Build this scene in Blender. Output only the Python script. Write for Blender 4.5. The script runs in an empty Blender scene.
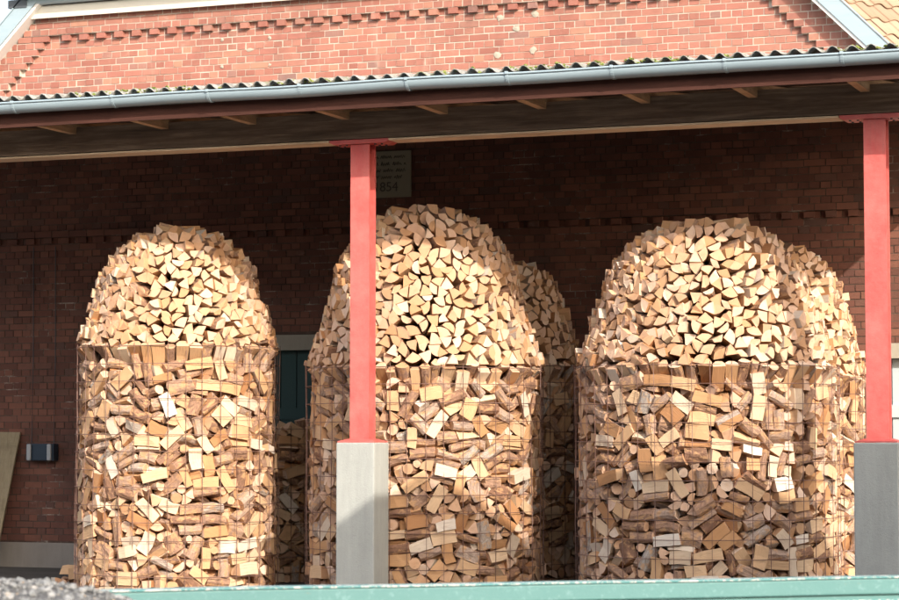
import bpy, math, random
import numpy as np
from mathutils import Matrix, Vector, noise

sc = bpy.context.scene
C = sc.collection
R = math.radians

# ------------------------------------------------------------------ camera
PHI = math.atan(2300 / 6100.0)
PITCH = math.atan(140 / 2300.0)
EYE = Vector((27.2 * math.sin(PHI), -27.2 * math.cos(PHI), 1.6))
cd = bpy.data.cameras.new('camera')
cam = bpy.data.objects.new('camera', cd)
C.objects.link(cam)
cam.location = EYE
cam.rotation_euler = (math.pi / 2 + PITCH, 0, PHI)
cd.sensor_width = 36.0
cd.lens = 36.0 * 2300 / 899
cd.clip_start = 0.1
cd.clip_end = 2000
cd.dof.use_dof = True
cd.dof.focus_distance = 22.5
cd.dof.aperture_fstop = 5.6
sc.camera = cam

# ------------------------------------------------------------------ light
SUN_AZ, SUN_EL = 46.0, 27.5            # azimuth to the right of the wall's normal, elevation
sdir = Vector((math.sin(R(SUN_AZ)) * math.cos(R(SUN_EL)), -math.cos(R(SUN_AZ)) * math.cos(R(SUN_EL)), math.sin(R(SUN_EL))))
w = bpy.data.worlds.new('World')
sc.world = w
w.use_nodes = True
nt = w.node_tree
bg = nt.nodes['Background']
sky = nt.nodes.new('ShaderNodeTexSky')
sky.sky_type = 'NISHITA'
sky.sun_disc = False
sky.sun_elevation = R(SUN_EL)
sky.sun_rotation = R(180 - SUN_AZ)
sky.air_density = 1.0
sky.dust_density = 4.0
sky.ozone_density = 1.0
# a thin bright veil of cloud over the whole sky
vn = nt.nodes.new('ShaderNodeTexNoise'); vn.inputs['Scale'].default_value = 2.2; vn.inputs['Detail'].default_value = 5
vr = nt.nodes.new('ShaderNodeMapRange'); vr.inputs['From Min'].default_value = 0.3; vr.inputs['From Max'].default_value = 0.7
vr.inputs['To Min'].default_value = 1.5; vr.inputs['To Max'].default_value = 3.0
va = nt.nodes.new('ShaderNodeVectorMath'); va.operation = 'ADD'
nt.links.new(vn.outputs['Fac'], vr.inputs['Value'])
nt.links.new(sky.outputs[0], va.inputs[0]); nt.links.new(vr.outputs[0], va.inputs[1])
nt.links.new(va.outputs[0], bg.inputs[0])
bg.inputs[1].default_value = 0.125
sl = bpy.data.lights.new('sun', 'SUN')
sl.energy = 2.5
sl.angle = R(0.5)
sl.color = (1.0, 0.91, 0.80)
so = bpy.data.objects.new('sun', sl)
C.objects.link(so)
so.rotation_euler = (-sdir).to_track_quat('-Z', 'Y').to_euler()
so.location = (20, -20, 20)
sc.view_settings.view_transform = 'Standard'
sc.view_settings.look = 'None'
sc.view_settings.gamma = 1.0
sc.view_settings.exposure = 1.2

# ------------------------------------------------------------------ projection of world points (used to pick what shows largest)
_fw = Vector((-math.sin(PHI) * math.cos(PITCH), math.cos(PHI) * math.cos(PITCH), math.sin(PITCH)))
_rt = Vector((math.cos(PHI), math.sin(PHI), 0))
_up = _rt.cross(_fw)
def proj(p):
    d = Vector(p) - EYE
    z = d.dot(_fw)
    return 449.5 + 2300 * d.dot(_rt) / z, 300 - 2300 * d.dot(_up) / z, z

# ------------------------------------------------------------------ node helpers
class NT:
    def __init__(s, name, rough=0.8, spec=0.3):
        s.m = bpy.data.materials.new(name)
        s.m.use_nodes = True
        s.t = s.m.node_tree
        s.b = s.t.nodes['Principled BSDF']
        s.b.inputs['Roughness'].default_value = rough
        s.b.inputs['Specular IOR Level'].default_value = spec
    def n(s, kind, **kw):
        nd = s.t.nodes.new('ShaderNode' + kind)
        for k, v in kw.items():
            setattr(nd, k, v)
        return nd
    def put(s, sock, v):
        if hasattr(v, 'links') and hasattr(v, 'is_output'):
            s.t.links.new(v, sock)
        else:
            sock.default_value = v
    def coord(s, which='Object'):
        return s.n('TexCoord').outputs[which]
    def mapping(s, v, scale=(1, 1, 1), loc=(0, 0, 0)):
        m = s.n('Mapping')
        s.put(m.inputs['Vector'], v)
        m.inputs['Scale'].default_value = scale
        s.put(m.inputs['Location'], loc)
        return m.outputs[0]
    def noise(s, v, scale=5, detail=4, rough=0.6, dist=0.0):
        n = s.n('TexNoise')
        s.put(n.inputs['Vector'], v)
        n.inputs['Scale'].default_value = scale
        n.inputs['Detail'].default_value = detail
        n.inputs['Roughness'].default_value = rough
        n.inputs['Distortion'].default_value = dist
        return n.outputs['Fac']
    def ramp(s, f, stops, interp='LINEAR'):
        r = s.n('ValToRGB')
        s.put(r.inputs[0], f)
        cr = r.color_ramp
        cr.interpolation = interp
        while len(cr.elements) < len(stops):
            cr.elements.new(0.5)
        for e, (p, c) in zip(cr.elements, stops):
            e.position = p
            e.color = (c[0], c[1], c[2], 1) if not isinstance(c, (int, float)) else (c, c, c, 1)
        return r.outputs[0]
    def mix(s, f, a, b, mode='MIX'):
        m = s.n('Mix', data_type='RGBA', blend_type=mode)
        s.put(m.inputs[0], f)
        for sock, v in ((m.inputs[6], a), (m.inputs[7], b)):
            if isinstance(v, tuple):
                v = (v[0], v[1], v[2], 1)
            s.put(sock, v)
        return m.outputs[2]
    def math(s, op, a, b=0.0, clamp=False):
        m = s.n('Math', operation=op, use_clamp=clamp)
        s.put(m.inputs[0], a)
        s.put(m.inputs[1], b)
        return m.outputs[0]
    def rand(s):
        # one random number for each piece, whether it is an object of its own or an island of a joined mesh
        a = s.n('ObjectInfo').outputs['Random']
        g = s.n('NewGeometry').outputs['Random Per Island']
        return s.math('FRACT', s.math('ADD', a, s.math('MULTIPLY', g, 7.31)))
    def rand2(s, r, k):
        return s.math('FRACT', s.math('MULTIPLY', r, k))
    def bump(s, h, strength=0.5, dist=0.01):
        b = s.n('Bump')
        s.put(b.inputs['Height'], h)
        b.inputs['Strength'].default_value = strength
        b.inputs['Distance'].default_value = dist
        s.t.links.new(b.outputs[0], s.b.inputs['Normal'])
    def done(s, col, rough=None):
        if isinstance(col, tuple):
            col = (col[0], col[1], col[2], 1)
        s.put(s.b.inputs['Base Color'], col)
        if rough is not None:
            s.put(s.b.inputs['Roughness'], rough)
        return s.m

M = {}
# --- brick
k = NT('brick', 0.9, 0.2)
r = k.rand(); o = k.coord('Object')
geo = k.n('NewGeometry').outputs['Position']
base = k.ramp(r, [(0.0, (0.25, 0.10, 0.08)), (0.25, (0.315, 0.14, 0.108)), (0.5, (0.35, 0.17, 0.13)), (0.75, (0.32, 0.13, 0.105)),
                  (0.9, (0.40, 0.215, 0.15)), (0.955, (0.28, 0.15, 0.125)), (1.0, (0.18, 0.125, 0.115))])
n1 = k.noise(geo, 14, 5, 0.7)
c = k.mix(k.math('MULTIPLY', n1, 0.55), base, (0.33, 0.14, 0.10))
n2 = k.ramp(k.noise(geo, 5.5, 6, 0.75), [(0.0, 0.0), (0.60, 0.0), (0.74, 0.45), (1, 0.6)])
c = k.mix(n2, c, (0.50, 0.40, 0.34))
sm = k.ramp(k.noise(geo, 1.3, 5, 0.7), [(0.0, 0.0), (0.5, 0.0), (0.72, 0.55), (1, 0.7)])
c = k.mix(sm, c, (0.17, 0.085, 0.07))
ws = k.ramp(k.noise(k.mapping(geo, (4.5, 4.5, 0.7)), 1.0, 5, 0.7), [(0.0, 0.0), (0.55, 0.0), (0.75, 0.4), (1, 0.5)])
c = k.mix(ws, c, (0.46, 0.33, 0.27))
k.bump(k.noise(geo, 90, 4, 0.7), 0.6, 0.008)
M['brick'] = k.done(c)
# --- the sheltered lower wall: browner brick, grimy joints, canopy shade put into both colours
k = NT('shaded_brick', 0.9, 0.15)
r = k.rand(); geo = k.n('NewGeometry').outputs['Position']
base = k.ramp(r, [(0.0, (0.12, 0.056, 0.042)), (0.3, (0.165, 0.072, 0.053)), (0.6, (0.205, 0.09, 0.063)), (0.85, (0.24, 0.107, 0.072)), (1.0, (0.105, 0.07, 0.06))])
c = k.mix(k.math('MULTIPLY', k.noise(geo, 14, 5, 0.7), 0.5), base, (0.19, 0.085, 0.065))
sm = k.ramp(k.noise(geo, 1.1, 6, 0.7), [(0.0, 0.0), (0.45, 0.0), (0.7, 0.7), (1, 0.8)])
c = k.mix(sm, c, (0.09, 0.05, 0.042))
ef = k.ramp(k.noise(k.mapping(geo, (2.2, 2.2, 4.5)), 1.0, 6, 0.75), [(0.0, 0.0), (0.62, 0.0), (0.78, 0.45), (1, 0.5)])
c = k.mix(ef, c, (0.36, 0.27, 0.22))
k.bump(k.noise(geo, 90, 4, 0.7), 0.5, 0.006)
M['shaded_brick'] = k.done(c)
k = NT('shaded_mortar', 0.95, 0.1)  # grimy joints, darkened further in place of canopy shade
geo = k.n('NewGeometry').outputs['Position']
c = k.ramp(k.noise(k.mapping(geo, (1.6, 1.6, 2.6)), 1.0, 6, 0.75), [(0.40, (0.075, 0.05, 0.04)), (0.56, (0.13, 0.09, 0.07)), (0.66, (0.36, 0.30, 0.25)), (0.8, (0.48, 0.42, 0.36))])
M['shaded_mortar'] = k.done(c)
# --- mortar
k = NT('mortar', 0.95, 0.1)
geo = k.n('NewGeometry').outputs['Position']
c = k.ramp(k.noise(geo, 2.2, 6, 0.7), [(0.28, (0.24, 0.19, 0.15)), (0.42, (0.43, 0.36, 0.30)), (0.65, (0.56, 0.49, 0.42))])
k.bump(k.noise(geo, 120, 3, 0.7), 0.5, 0.005)
M['mortar'] = k.done(c)
# --- firewood: cut end, split face, bark
def woodend(name, cols):
    k = NT(name, 0.85, 0.15)
    r = k.rand(); uv = k.coord('UV')
    base = k.ramp(r, cols)
    ln = k.n('VectorMath', operation='LENGTH'); k.put(ln.inputs[0], uv)
    wob = k.noise(uv, 22, 3, 0.6)
    ph = k.math('ADD', k.math('MULTIPLY', ln.outputs['Value'], 620), k.math('MULTIPLY', wob, 9))
    ring = k.math('MULTIPLY_ADD', k.math('SINE', ph), 0.5)
    c = k.mix(k.math('MULTIPLY', ring, 0.16), base, (0.42, 0.22, 0.09))
    c = k.mix(k.ramp(k.math('ADD', k.math('MULTIPLY', ln.outputs['Value'], 9.0), k.math('MULTIPLY', k.rand2(r, 3.7), .35)), [(0.0, 0.55), (0.55, 0.0)]), c, (0.50, 0.27, 0.13))
    ck = k.ramp(k.noise(k.mapping(uv, (70, 9, 1)), 1.0, 3, 0.6), [(0.0, 0.0), (0.66, 0.0), (0.72, 0.6), (1, 0.7)])
    c = k.mix(ck, c, (0.25, 0.14, 0.075))
    dirt = k.ramp(k.noise(k.n('NewGeometry').outputs['Position'], 19, 5, 0.7), [(0.0, 0.0), (0.52, 0.0), (0.75, 0.45), (1, 0.55)])
    c = k.mix(dirt, c, (0.36, 0.22, 0.12))
    k.bump(k.noise(uv, 160, 4, 0.75), 0.6, 0.006)
    return k.done(c)
M['end'] = woodend('wood_cut_end', [(0.0, (0.44, 0.31, 0.20)), (0.07, (0.52, 0.29, 0.155)), (0.25, (0.60, 0.365, 0.22)), (0.55, (0.65, 0.415, 0.275)), (0.8, (0.70, 0.475, 0.345)), (1.0, (0.75, 0.58, 0.445))])
k = NT('wood_split_face', 0.85, 0.15)
r = k.rand(); uv = k.coord('UV')
off = k.n('CombineXYZ'); k.put(off.inputs[0], k.math('MULTIPLY', r, 37.0)); k.put(off.inputs[1], k.math('MULTIPLY', r, 11.0))
st = k.mapping(uv, (5, 75, 1), off.outputs[0])
g = k.noise(st, 1.0, 5, 0.65, 0.4)
base = k.ramp(k.rand2(r, 5.77), [(0.0, (0.40, 0.19, 0.085)), (0.15, (0.54, 0.30, 0.145)), (0.4, (0.66, 0.42, 0.235)), (0.65, (0.71, 0.51, 0.325)), (0.87, (0.74, 0.62, 0.48)), (1.0, (0.76, 0.70, 0.61))])
c = k.mix(k.math('MULTIPLY', g, 0.42), base, (0.34, 0.17, 0.08))
gr = k.ramp(k.noise(k.mapping(uv, (9, 14, 1), off.outputs[0]), 1.0, 4, 0.7), [(0, 0.0), (0.55, 0.0), (0.75, 0.4), (1, 0.5)])
c = k.mix(gr, c, (0.36, 0.22, 0.13))
k.bump(g, 0.8, 0.01)
M['split'] = k.done(c)
k = NT('bark', 0.95, 0.1)
r = k.rand(); uv = k.coord('UV')
off = k.n('CombineXYZ'); k.put(off.inputs[0], k.math('MULTIPLY', r, 53.0)); k.put(off.inputs[1], k.math('MULTIPLY', r, 17.0))
st = k.mapping(uv, (26, 48, 1), off.outputs[0])
g = k.noise(st, 1.0, 6, 0.7, 0.6)
base = k.ramp(k.rand2(r, 9.13), [(0.0, (0.28, 0.15, 0.095)), (0.3, (0.42, 0.25, 0.165)), (0.6, (0.52, 0.335, 0.235)), (0.88, (0.56, 0.41, 0.32)), (1.0, (0.50, 0.44, 0.38))])
c = k.mix(k.ramp(g, [(0.40, 0.0), (0.68, 0.6)]), base, (0.13, 0.075, 0.055))
pl = k.ramp(k.noise(k.mapping(uv, (12, 12, 1), off.outputs[0]), 1.0, 4, 0.6), [(0.0, 0.0), (0.50, 0.0), (0.58, 0.8), (1, 0.85)])
c = k.mix(pl, c, (0.58, 0.34, 0.175))
k.bump(g, 1.0, 0.02)
M['bark'] = k.done(c)
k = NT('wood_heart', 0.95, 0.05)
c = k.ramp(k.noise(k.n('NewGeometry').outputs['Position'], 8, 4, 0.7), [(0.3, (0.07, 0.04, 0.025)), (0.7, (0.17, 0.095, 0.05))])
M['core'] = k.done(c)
# --- old dark timber, strip timber paled for ground bounce
def timber(name, c0, c1, c2, axis_scale, rough=0.85):
    k = NT(name, rough, 0.2)
    geo = k.n('NewGeometry').outputs['Position']
    g = k.noise(k.mapping(geo, axis_scale), 1.0, 6, 0.7, 0.5)
    c = k.ramp(g, [(0.25, c0), (0.5, c1), (0.78, c2)])
    st = k.ramp(k.noise(k.mapping(geo, (0.9, 3, 5)), 1.0, 5, 0.7), [(0, 0.0), (0.5, 0.0), (0.75, 0.5), (1, 0.6)])
    c = k.mix(st, c, tuple(x * 0.45 for x in c0))
    k.bump(g, 0.5, 0.01)
    return k.done(c)
M['beam'] = timber('dark_stained_timber', (0.085, 0.06, 0.043), (0.17, 0.118, 0.085), (0.34, 0.25, 0.18), (1.3, 30, 22))
M['lath'] = timber('bounce_paled_timber', (0.60, 0.44, 0.29), (0.68, 0.52, 0.36), (0.74, 0.59, 0.43), (1.5, 30, 30))
M['rafter'] = timber('rafter_timber', (0.40, 0.24, 0.13), (0.52, 0.33, 0.19), (0.6, 0.40, 0.25), (25, 1.5, 25))
M['board'] = timber('weathered_board', (0.22, 0.17, 0.105), (0.30, 0.24, 0.15), (0.36, 0.29, 0.19), (22, 22, 1.2))
M['fascia'] = timber('red_brown_fascia', (0.045, 0.019, 0.014), (0.065, 0.026, 0.019), (0.09, 0.036, 0.027), (1.2, 25, 25))
# --- red paint
k = NT('red_paint', 0.45, 0.5)
geo = k.n('NewGeometry').outputs['Position']
c = k.mix(k.noise(k.mapping(geo, (9, 9, 1.6)), 1.0, 5, 0.65), (0.50, 0.065, 0.06), (0.60, 0.115, 0.10))
ch = k.ramp(k.noise(geo, 17, 5, 0.75), [(0, 0.0), (0.66, 0.0), (0.72, 0.6), (1, 0.7)])
c = k.mix(ch, c, (0.30, 0.05, 0.04))
gs = k.ramp(k.noise(k.mapping(geo, (40, 40, 1.1)), 1.0, 5, 0.7), [(0.0, 0.0), (0.5, 0.0), (0.72, 0.5), (1, 0.6)])
c = k.mix(gs, c, (0.40, 0.10, 0.085))
fd = k.ramp(k.noise(geo, 2.8, 6, 0.7), [(0.35, 0.0), (0.65, 0.65)])
c = k.mix(fd, c, (0.62, 0.19, 0.165))
c = k.mix(k.ramp(k.noise(geo, 40, 4, 0.8), [(0, 0.0), (0.64, 0.0), (0.68, 0.8), (1, 0.8)]), c, (0.20, 0.10, 0.08))
k.bump(k.noise(geo, 35, 4, 0.6), 0.3, 0.01)
M['red'] = k.done(c)
# --- concrete
def concrete(name, a, b, streak=0.5):
    k = NT(name, 0.92, 0.2)
    geo = k.n('NewGeometry').outputs['Position']
    c = k.mix(k.noise(geo, 3, 7, 0.7), a, b)
    s1 = k.ramp(k.noise(k.mapping(geo, (11, 11, 1.3)), 1.0, 6, 0.7), [(0.35, 0.0), (0.75, streak * .6)])
    c = k.mix(s1, c, tuple(x * 1.45 for x in b))
    s2 = k.ramp(k.noise(geo, 28, 4, 0.8), [(0.0, 0.0), (0.6, 0.0), (0.8, 0.5), (1, 0.6)])
    c = k.mix(s2, c, tuple(x * 0.6 for x in a))
    k.bump(k.noise(geo, 60, 5, 0.75), 0.35, 0.01)
    return k.done(c)
M['concrete'] = concrete('plinth_concrete', (0.27, 0.28, 0.26), (0.39, 0.40, 0.375))
M['base_concrete'] = concrete('base_concrete', (0.24, 0.21, 0.18), (0.34, 0.30, 0.26), 0.3)
M['lintel'] = concrete('lintel_concrete', (0.30, 0.27, 0.22), (0.38, 0.35, 0.29), 0.3)
# --- yard
k = NT('yard', 0.95, 0.15)
geo = k.n('NewGeometry').outputs['Position']
c = k.ramp(k.noise(geo, 1.2, 8, 0.72), [(0.25, (0.09, 0.08, 0.07)), (0.5, (0.13, 0.118, 0.105)), (0.75, (0.18, 0.165, 0.15))])
c = k.mix(k.math('MULTIPLY', k.noise(geo, 60, 4, 0.8), 0.5), c, (0.08, 0.07, 0.06))
k.bump(k.noise(geo, 45, 6, 0.8), 0.7, 0.02)
M['yard'] = k.done(c)
# --- zinc
k = NT('zinc', 0.5, 0.5)
geo = k.n('NewGeometry').outputs['Position']
c = k.mix(k.noise(k.mapping(geo, (3, 14, 14)), 1.0, 5, 0.6), (0.24, 0.315, 0.36), (0.32, 0.405, 0.45))
sp = k.ramp(k.noise(k.mapping(geo, (2.2, 9, 9)), 1.0, 5, 0.7), [(0, 0.0), (0.66, 0.0), (0.72, 0.55), (1, 0.6)])
c = k.mix(sp, c, (0.42, 0.26, 0.22))
M['zinc'] = k.done(c)
# --- fibre cement sheets, moss
k = NT('fibre_cement', 0.95, 0.1)
geo = k.n('NewGeometry').outputs['Position']
c = k.ramp(k.noise(geo, 9, 6, 0.75), [(0.25, (0.10, 0.10, 0.09)), (0.5, (0.24, 0.235, 0.22)), (0.75, (0.44, 0.43, 0.41))])
c = k.mix(k.ramp(k.noise(geo, 3.1, 5, 0.7), [(0, 0.0), (0.52, 0.0), (0.66, 0.65), (1, 0.75)]), c, (0.13, 0.15, 0.045))
k.bump(k.noise(geo, 70, 5, 0.8), 0.6, 0.01)
M['cement'] = k.done(c)
k = NT('moss', 1.0, 0.05)
c = k.ramp(k.rand(), [(0.0, (0.07, 0.09, 0.02)), (0.5, (0.14, 0.17, 0.04)), (1, (0.22, 0.24, 0.08))])
M['moss'] = k.done(c)
# --- paint: cream, white, teal, doors
def paint(name, a, b, rough=0.55, sc_=4.0, spec=0.4):
    k = NT(name, rough, spec)
    geo = k.n('NewGeometry').outputs['Position']
    c = k.mix(k.noise(geo, sc_, 6, 0.7), a, b)
    return k.done(c)
M['cream'] = paint('cream_paint', (0.62, 0.585, 0.50), (0.72, 0.69, 0.62))
M['white'] = paint('white_paint', (0.70, 0.685, 0.65), (0.80, 0.79, 0.77))
M['green_door'] = paint('dark_green_paint', (0.014, 0.048, 0.045), (0.022, 0.062, 0.058))
M['blue_door'] = paint('pale_blue_paint', (0.40, 0.47, 0.50), (0.48, 0.55, 0.58))
M['navy'] = paint('navy_plastic', (0.016, 0.03, 0.05), (0.025, 0.042, 0.065), 0.4)
M['grey'] = paint('grey_plastic', (0.32, 0.33, 0.34), (0.40, 0.41, 0.42), 0.5)
M['black'] = paint('black_paint', (0.05, 0.045, 0.035), (0.11, 0.10, 0.075))
M['sign'] = paint('sign_board', (0.24, 0.22, 0.16), (0.32, 0.30, 0.22), 0.8)
M['dark_metal'] = paint('dark_metal', (0.05, 0.06, 0.07), (0.09, 0.10, 0.11), 0.5)
M['slate'] = paint('roofing_felt', (0.10, 0.09, 0.085), (0.16, 0.14, 0.13), 0.9)
k = NT('wire_rust', 0.75, 0.3)
geo = k.n('NewGeometry').outputs['Position']
c = k.ramp(k.noise(geo, 6, 4, 0.7), [(0.3, (0.11, 0.055, 0.04)), (0.55, (0.20, 0.115, 0.09)), (0.75, (0.30, 0.22, 0.195))])
M['wire'] = k.done(c)
k = NT('teal_paint', 0.55, 0.35)
geo = k.n('NewGeometry').outputs['Position']
c = k.mix(k.noise(geo, 3, 6, 0.7), (0.065, 0.17, 0.168), (0.095, 0.205, 0.20))
wr = k.ramp(k.noise(geo, 26, 6, 0.8), [(0, 0.0), (0.55, 0.0), (0.64, 0.75), (1, 0.85)])
c = k.mix(wr, c, (0.13, 0.25, 0.25))
c = k.mix(k.ramp(k.noise(geo, 40, 5, 0.8), [(0, 0.0), (0.66, 0.0), (0.74, 0.5), (1, 0.6)]), c, (0.33, 0.36, 0.34))
c = k.mix(k.ramp(k.noise(k.mapping(geo, (9, 9, 30)), 1.0, 5, 0.75), [(0, 0.0), (0.66, 0.0), (0.72, 0.8), (1, 0.9)]), c, (0.20, 0.12, 0.075))
k.bump(k.noise(geo, 60, 4, 0.7), 0.3, 0.005)
M['teal'] = k.done(c)
k = NT('teal_paint_chipped', 0.6, 0.3)
geo = k.n('NewGeometry').outputs['Position']
c = k.mix(k.noise(geo, 3, 6, 0.7), (0.065, 0.21, 0.215), (0.10, 0.25, 0.25))
c = k.mix(k.ramp(k.noise(geo, 30, 6, 0.8), [(0, 0.0), (0.5, 0.0), (0.54, 1.0), (1, 1.0)]), c, (0.44, 0.45, 0.42))
M['teal_chipped'] = k.done(c)
k = NT('clay_tile', 0.8, 0.25)
geo = k.n('NewGeometry').outputs['Position']
c = k.ramp(k.rand(), [(0, (0.28, 0.19, 0.125)), (0.5, (0.33, 0.23, 0.155)), (1, (0.38, 0.27, 0.19))])
c = k.mix(k.math('MULTIPLY', k.noise(geo, 5, 6, 0.7), 0.5), c, (0.26, 0.18, 0.13))
M['tile'] = k.done(c)
k = NT('gravel', 0.95, 0.2)
c = k.ramp(k.rand(), [(0, (0.10, 0.10, 0.10)), (0.3, (0.16, 0.165, 0.165)), (0.7, (0.22, 0.225, 0.225)), (0.95, (0.29, 0.29, 0.285)), (1.0, (0.30, 0.21, 0.12))])
M['gravel'] = k.done(c)
k = NT('gravel_fines', 0.95, 0.2)
geo = k.n('NewGeometry').outputs['Position']
c = k.ramp(k.noise(geo, 45, 6, 0.8), [(0.3, (0.11, 0.11, 0.11)), (0.5, (0.18, 0.18, 0.18)), (0.7, (0.26, 0.26, 0.26))])
k.bump(k.noise(geo, 50, 6, 0.8), 1.0, 0.03)
M['fines'] = k.done(c)

# ------------------------------------------------------------------ mesh helpers
class MB:
    def __init__(s):
        s.v = []; s.f = []; s.mi = []; s.uv = []
    def add(s, v, f, mi=None, uv=None):
        b = len(s.v)
        s.v.extend(v)
        s.f.extend([tuple(i + b for i in q) for q in f])
        s.mi.extend(mi if mi is not None else [0] * len(f))
        if uv is not None:
            s.uv.extend(uv)
        return s
    def box(s, x0, x1, y0, y1, z0, z1, mi=0):
        v = [(x, y, z) for x in (x0, x1) for y in (y0, y1) for z in (z0, z1)]
        return s.add(v, [(0, 1, 3, 2), (4, 6, 7, 5), (0, 4, 5, 1), (2, 3, 7, 6), (0, 2, 6, 4), (1, 5, 7, 3)], [mi] * 6)
    def tube(s, pts, r, seg=6, cap=True, closed=False):
        n = len(pts); b = []
        P = [Vector(p) for p in pts]
        v = []
        for i in range(n):
            d = (P[(i + 1) % n] - P[i - 1]) if closed else (P[min(i + 1, n - 1)] - P[max(i - 1, 0)])
            d.normalize()
            a = d.cross(Vector((0, 0, 1)))
            if a.length < 1e-3: a = d.cross(Vector((1, 0, 0)))
            a.normalize(); c = d.cross(a)
            for k2 in range(seg):
                t = 2 * math.pi * k2 / seg
                v.append(tuple(P[i] + r * (math.cos(t) * a + math.sin(t) * c)))
        f = []
        for i in range(n if closed else n - 1):
            j = (i + 1) % n
            for k2 in range(seg):
                q = (k2 + 1) % seg
                f.append((i * seg + k2, i * seg + q, j * seg + q, j * seg + k2))
        if cap and not closed:
            f.append(tuple(range(seg))[::-1]); f.append(tuple((n - 1) * seg + k2 for k2 in range(seg)))
        return s.add(v, f)
    def mesh(s, name, mats, smooth=False):
        m = bpy.data.meshes.new(name)
        m.from_pydata(s.v, [], s.f)
        for x in (mats if isinstance(mats, (list, tuple)) else [mats]):
            m.materials.append(M[x])
        if any(s.mi):
            m.polygons.foreach_set('material_index', s.mi)
        if s.uv:
            u = m.uv_layers.new(name='UVMap')
            u.data.foreach_set('uv', np.array(s.uv, dtype=np.float32).ravel())
        if smooth:
            m.polygons.foreach_set('use_smooth', [True] * len(m.polygons))
        m.update()
        return m

def link(name, me, parent=None, loc=(0, 0, 0)):
    o = bpy.data.objects.new(name, me)
    C.objects.link(o)
    o.parent = parent
    o.location = loc
    return o
def obj(name, mb, mats, parent=None, smooth=False, loc=(0, 0, 0)):
    return link(name, mb.mesh(name, mats, smooth), parent, loc)
def boxo(name, x0, x1, y0, y1, z0, z1, mat, parent=None):
    return obj(name, MB().box(x0, x1, y0, y1, z0, z1), mat, parent)
def tag(o, label, cat, group=None):
    o['label'] = label; o['category'] = cat
    if group: o['group'] = group
    return o
def thing(name, label, cat, loc=(0, 0, 0), group=None):
    o = bpy.data.objects.new(name, None)
    C.objects.link(o)
    o.location = loc
    o.empty_display_size = 0.2
    return tag(o, label, cat, group)
def bevel(o, w=0.005, seg=1):
    b = o.modifiers.new('bevel', 'BEVEL'); b.width = w; b.segments = seg; b.limit_method = 'ANGLE'
    return o

# ------------------------------------------------------------------ ground
g = MB(); g.add([(-300, -300, 0), (300, -300, 0), (300, 300, 0), (-300, 300, 0)], [(0, 1, 2, 3)])
o = obj('ground', g, 'yard'); o['kind'] = 'structure'

# ------------------------------------------------------------------ the brick barn
barn = thing('brick_barn', 'red brick gable end with stepped brick cornice and white verge boards', 'barn', (-0.85, 0, 0))
def bchild(name, mb, mats, parent=barn, smooth=False):
    o = obj(name, mb, mats, parent, smooth)
    if parent is barn: o.location = (0.85, 0, 0)
    return o
rng = random.Random(11)
CO = 1 / 12.0                 # course height
XL0, XR0 = -12.60, 10.91      # rake lines: X - z = XL0, X + z = XR0
BAND = 0.455                  # width of the corbelled band along the rake
ZTOP = 7.0
ZC1 = 80 * CO                 # dentil course of the gable (bottom 6.667)
ZC2 = 49 * CO                 # dentil course under the canopy (bottom 4.083)
PROJ = 0.06
openings = [(-3.1, -1.4, 0.0, 2.88), (5.0, 7.1, 0.0, 2.67)]
bricks = []                   # (x0, x1, z0, z1, yfront, visible size)
mort = MB(); lowm = MB()
def clip_open(x0, x1, z0, z1):
    segs = [(x0, x1)]
    for a, b, c0, c1 in openings:
        if z0 < c1 - 0.03 and z1 > c0:
            ns = []
            for s0, s1 in segs:
                if s1 <= a or s0 >= b: ns.append((s0, s1)); continue
                if s0 < a: ns.append((s0, a))
                if s1 > b: ns.append((b, s1))
            segs = ns
    return segs
def lay(x0, x1, zb, ci, y, full_from=None):
    """bricks of course ci between x0 and x1 with the front face at y"""
    st = (ci % 2 == 0)
    pitch = 0.25 if st else 0.125
    if full_from is None:
        ph = 0.0 if st else 0.0625
        if st and ci % 4 == 2: ph = 0.125
        i0 = math.floor((x0 - ph) / pitch)
        x = i0 * pitch + ph
    else:
        x = full_from
    while x < x1:
        a, b = max(x, x0) + 0.0055, min(x + pitch, x1) - 0.0055
        if b - a > 0.03:
            for s0, s1 in clip_open(a, b, zb, zb + 0.0715):
                if s1 - s0 > 0.03:
                    bricks.append((s0, s1, zb, zb + 0.0715, y))
        x += pitch
ci = 4
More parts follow.
